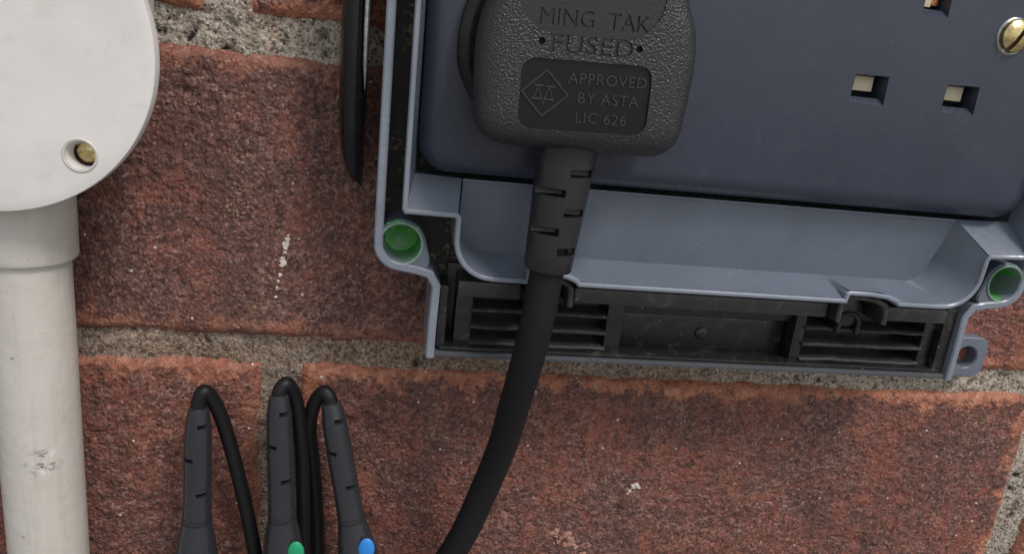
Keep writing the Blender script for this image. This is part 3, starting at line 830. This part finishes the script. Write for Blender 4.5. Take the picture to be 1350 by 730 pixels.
# ------------------------------------------------------------------ plug with its cable
def build_plug():
    root = thing("power_plug", "black moulded three pin plug with a thick black cable pushed into the left socket", "plug", (34, 24, -20))
    cx = 33.9
    half = [(0, -15.0), (13.4, -14.9), (17.3, -14.0), (19.6, -11.4), (20.3, -6.5), (20.7, 0), (20.5, 5), (19.6, 9.3), (17.7, 13.4), (15.4, 18.5), (13.8, 25), (11.5, 31.5), (7, 34.6), (0, 35.2)]
    pts = half + [(-x, z) for x, z in half[-2:0:-1]]
    con = [tuple(p) for p in catmull(pts, 5, True)]
    def sec(d, h, sh=0.0):
        k = 1 - max(0, d - 1.4) / 18.0            # past the corner radius shrink towards the middle instead
        return [(cx + sh + x * k, h, 6 + (z - 6) * k) for x, z in inset(con, min(d, 1.4))]
    # flange that sits on the faceplate
    fl = [(0, -14), (9, -14.2), (16, -12), (20.5, -8), (23.4, -3), (24.2, 2), (23.6, 8), (21, 16), (17, 26), (12, 33), (6, 36), (0, 36.5)]
    fpts = fl + [(-x, z) for x, z in fl[-2:0:-1]]
    fcon = [tuple(p) for p in catmull(fpts, 5, True)]
    bm = bmesh.new()
    bm_loft(bm, [[(cx + x, h, z) for x, z in inset(fcon, d)] for d, h in ((0.6, 24.05), (0.1, 24.4), (0, 26.4), (0.25, 27.0), (0.8, 27.3), (2.4, 27.2))])
    from_bm("pin_flange", bm, M['latch'], root)
    bm = bmesh.new()
    secs = [(1.6, 26.6), (0.9, 29), (-0.1, 32), (-0.5, 35), (-0.35, 36.8), (0.05, 38.2), (0.6, 39.2), (1.4, 40.0), (2.5, 40.55), (4.0, 40.85), (5.5, 40.95)]
    bm_loft(bm, [sec(d, h, -0.6 * (h - 30) / 10) for d, h in secs])
    body = from_bm("plug_body", bm, M['plug'], root, angle=50)
    tilt = math.radians(1.6)
    def rot(x, z, ox=33.0, oz=0.0):
        return ox + (x - ox) * math.cos(tilt) - (z - oz) * math.sin(tilt), oz + (x - ox) * math.sin(tilt) + (z - oz) * math.cos(tilt)
    # recesses: smooth rating panel and smooth oval
    pan = [rot(x, z) for x, z in rrect(32.9, -5.0, 12.3, 6.3, 2.6, 6)]
    bm = bmesh.new(); bm_prism(bm, pan, 40.45, 43); c1 = from_bm("cut", bm, None, None, smooth=False)
    ov = [rot(x, z) for x, z in rrect(32.6, 14.6, 13.6, 9.0, 7.5, 8)]
    bm = bmesh.new(); bm_prism(bm, ov, 40.0, 43); c2 = from_bm("cut", bm, None, None, smooth=False)
    dots = []
    for x, z in ((23.8, 4.0), (42.0, 4.45)):
        dots.append(lathe("cut", (x, 39.6, z), (0, 1, 0), [(0.62, 0), (0.62, 3)], None, None, 20))
    boolean(body, [c1, c2] + dots)
    bm = bmesh.new(); bm_prism(bm, inset(pan, .03), 40.2, 40.5); from_bm("rating_panel", bm, M['plugs'], body)
    bm = bmesh.new(); bm_prism(bm, inset(ov, .03), 39.8, 40.7); oval = from_bm("name_panel", bm, M['plugo'], body)
    for x, z in ((23.8, 4.0), (42.0, 4.45)):
        lathe("injection_mark", (x, 39.4, z), (0, 1, 0), [(0.6, 0), (0.6, 0.35), (0.1, 0.36)], M['hole'], body, 16)

    def lettering(name, txt, x0, x1, zb, zt, h, dep, mat, par, bold=0.0, outline=False, sp=1.0):
        cu = bpy.data.curves.new("t", 'FONT'); cu.body = txt; cu.size = 10; cu.extrude = 0.5
        cu.offset = bold; cu.space_character = sp; cu.resolution_u = 3; cu.bevel_depth = 0.0
        to = bpy.data.objects.new("t", cu); COL.objects.link(to)
        dg = bpy.context.evaluated_depsgraph_get()
        me = bpy.data.meshes.new_from_object(to.evaluated_get(dg)); bpy.data.objects.remove(to)
        co = np.array([v.co[:] for v in me.vertices]); lo = co.min(0); hi = co.max(0)
        for v in me.vertices:
            u = (v.co.x - lo[0]) / (hi[0] - lo[0]); w = (v.co.y - lo[1]) / (hi[1] - lo[1]); d = (v.co.z - lo[2]) / (hi[2] - lo[2])
            x, z = x0 + u * (x1 - x0), zb + w * (zt - zb)
            x, z = rot(x, z, 33, 0)
            v.co = P(x, h + d * dep, z)
        me.name = name
        if outline:                                  # used as a cutter: weld the caps to the walls
            b = bmesh.new(); b.from_mesh(me); bpy.data.meshes.remove(me)
            bmesh.ops.dissolve_degenerate(b, dist=1e-7, edges=b.edges[:])
            return from_bm(name, b, None, None, smooth=False)
        return link(name, me, mat, par, smooth=False)
    boolean(oval, [lettering("cut", "MING  TAK", 23.2, 43.6, 7.1, 10.0, 40.3, 1.0, None, None, 0.0, outline=True)])
    boolean(body, [lettering("cut", "FUSED", 25.6, 40.9, 2.45, 5.75, 40.4, 1.5, None, None, 0.16, outline=True, sp=1.06)])
    lettering("lettering", "FUSED", 25.65, 40.85, 2.5, 5.7, 40.3, 0.22, M['plugo'], body, 0.14, sp=1.06)
    lettering("lettering", "APPROVED", 29.4, 44.3, -2.75, -0.75, 40.48, 0.26, M['letter'], body, 0.0, sp=1.1)
    lettering("lettering", "BY ASTA", 31.6, 43.2, -6.2, -4.2, 40.48, 0.26, M['letter'], body, 0.0, sp=1.1)
    lettering("lettering", "LIC 626", 31.5, 41.2, -9.75, -7.75, 40.48, 0.26, M['letter'], body, 0.0, sp=1.1)
    # the approval mark: a diamond with a small monogram
    bm = bmesh.new()
    dm = [(25.45, -0.9), (29.8, -5.1), (25.35, -9.2), (21.1, -5.1)]
    bm_ribbon(bm, dm, 0.42, 40.4, 40.75, 0.12, closed=True)
    for x0, x1, z in ((23.3, 25.0, -3.75), (25.4, 27.3, -3.8), (23.0, 24.8, -6.1), (25.3, 27.2, -6.1)):
        bm_box(bm, x0, x1, 40.4, 40.72, z - .16, z + .16, 0.05)
    for x0, z0, x1, z1 in ((23.4, -6.1, 24.1, -3.9), (24.1, -3.9, 24.9, -6.1), (25.4, -6.1, 26.2, -3.9), (26.2, -3.9, 27.0, -6.1), (24.9, -6.1, 25.25, -7.0), (25.25, -7.0, 25.6, -6.1)):
        bm_ribbon(bm, [(x0, z0), (x1, z1)], 0.26, 40.4, 40.7, 0.06)
    from_bm("approval_mark", bm, M['letter'], body)
    # strain relief with staggered slits
    top = np.array((32.9, 32.6, -13.0)); end = np.array((31.4, 34.0, -40.3)); ax = end - top; L = np.linalg.norm(ax); ax /= L
    sr = lathe("strain_relief", top, ax, [(6.4, -1), (6.4, 1.0), (6.05, 1.8), (5.95, 6), (5.55, 14), (5.1, 24), (4.95, L - .6), (4.6, L), (3.4, L)], M['plugo'], root, 48)
    cuts = []
    for t, side in ((6.6, 1), (10.6, -1), (14.5, 1), (18.4, -1), (22.4, 1)):
        rad = 5.95 - 1.05 * t / L
        c = top + ax * t
        x0, x1 = (c[0] + 0.1 * side, c[0] + side * (rad - 0.9 if side > 0 else rad + 1))
        bm = bmesh.new(); bm_box(bm, min(x0, x1), max(x0, x1), c[1] + rad * .3, c[1] + rad + 2, c[2] - .8, c[2] + .8, 0.3)
        cuts.append(from_bm("cut", bm, None, None, smooth=False))
    boolean(sr, cuts)
    path = catmull([tuple(top + ax * (L - 6)), tuple(end), (30.4, 34.6, -52), (29.6, 33.0, -62), (28.9, 29.0, -73), (28.4, 22.5, -87), (26.2, 18.0, -101), (21.6, 15.0, -119), (14.6, 13.0, -135), (-1, 11.0, -165), (-12, 10.5, -210), (-14, 10.5, -300), (-14, 10.5, -520), (-14, 10.5, -1040)], 10)
    tube("power_cable", path, 3.55, M['cable'], root, 28)
build_plug()

# ------------------------------------------------------------------ three test lead probes
def probe(label, top, bottom, cable, dot=None, extra=86):
    t = np.array(top, float); b = np.array(bottom, float); ax = b - t; L = np.linalg.norm(ax); ax /= L
    root = thing("test_probe", label, "test probe", tuple(b + ax * extra), "test leads hanging against the bricks")
    neck = L * 0.77
    body = lathe("handle", t, ax, [(2.4, 0.62 * L), (3.25, 0.63 * L), (3.35, neck - 1.2), (3.2, neck - 1.1), (3.2, neck - .5), (3.45, neck - .4), (3.5, neck + .2), (4.2, neck + 4), (4.95, L), (5.6, L + 8), (5.8, L + 40), (4.9, L + 52), (2.2, L + 58), (1.0, L + 60), (1.0, L + extra)], M['probe'], root, 40)
    sr = lathe("strain_relief", t, ax, [(1.75, 0), (2.3, 0.4), (2.95, 5.0), (3.15, 13), (3.2, 0.635 * L)], M['probe'], root, 36)
    cuts = []
    for f, side in ((4.0, 1), (12.5, -1), (21.5, 1)):
        if f > 0.6 * L: continue
        c = t + ax * f; s2 = side
        bm = bmesh.new(); bm_box(bm, min(c[0] + .4 * s2, c[0] + 4 * s2), max(c[0] + .4 * s2, c[0] + 4 * s2), c[1] + .6, c[1] + 4, c[2] - .55, c[2] + .55)
        cuts.append(from_bm("cut", bm, None, None, smooth=False))
    boolean(sr, cuts)
    lathe("collar", t, ax, [(3.0, neck - 1.9), (3.42, neck - 1.85), (3.46, neck - .65), (3.0, neck - .6)], M['collar'], root, 36)
    tube("lead", catmull(cable, 10), 1.75, M['lead'], root, 18)
    if dot:
        (x, h, z), mat = dot
        bm = bmesh.new(); bmesh.ops.create_uvsphere(bm, u_segments=24, v_segments=14, radius=1.0)
        for v in bm.verts: v.co = Vector(P(x + v.co.x * 2.05, h - v.co.y * 0.9, z + v.co.z * 3.3))
        from_bm("colour_button", bm, mat, root)
    return root

probe("charcoal test probe without a coloured button, nearest the conduit pipe", (-43.2, 12.0, -85.5), (-43.7, 14.0, -124.8),
      [(-43.3, 12, -87.5), (-43.1, 11.7, -84.0), (-41.9, 11, -82.0), (-39.9, 9.6, -86.0), (-37.6, 8.4, -94.5), (-34.1, 8.0, -110.6), (-30.9, 8.0, -128.5), (-27, 8, -155), (-26, 8, -220)])
probe("charcoal test probe with a green button between two other probes", (-25.0, 12.0, -81.5), (-22.9, 14.0, -124.7),
      [(-25.0, 12, -83.5), (-24.7, 11.5, -80.5), (-23.2, 10.4, -79.6), (-21.4, 8.8, -84.5), (-20.1, 8.0, -95.3), (-19.3, 7.4, -108.2), (-18.7, 7, -128.5), (-18, 7, -155), (-18, 7, -220)],
      ((-19.4, 17.6, -121.6), M['gdot']))
probe("charcoal test probe with a blue button leaning beside the power cable", (-12.9, 11.0, -83.5), (-4.4, 14.0, -124.7),
      [(-12.5, 11, -85.5), (-13.4, 10.7, -82.4), (-15.0, 9.9, -81.6), (-17.2, 8.6, -85.8), (-18.2, 6.5, -93.7), (-17.2, 4.6, -104.4), (-16.0, 4.4, -117.7), (-15.4, 4.4, -129.3), (-14.5, 5, -155), (-14.5, 5, -220)],
      ((-2.3, 17.8, -120.4), M['bdot']))
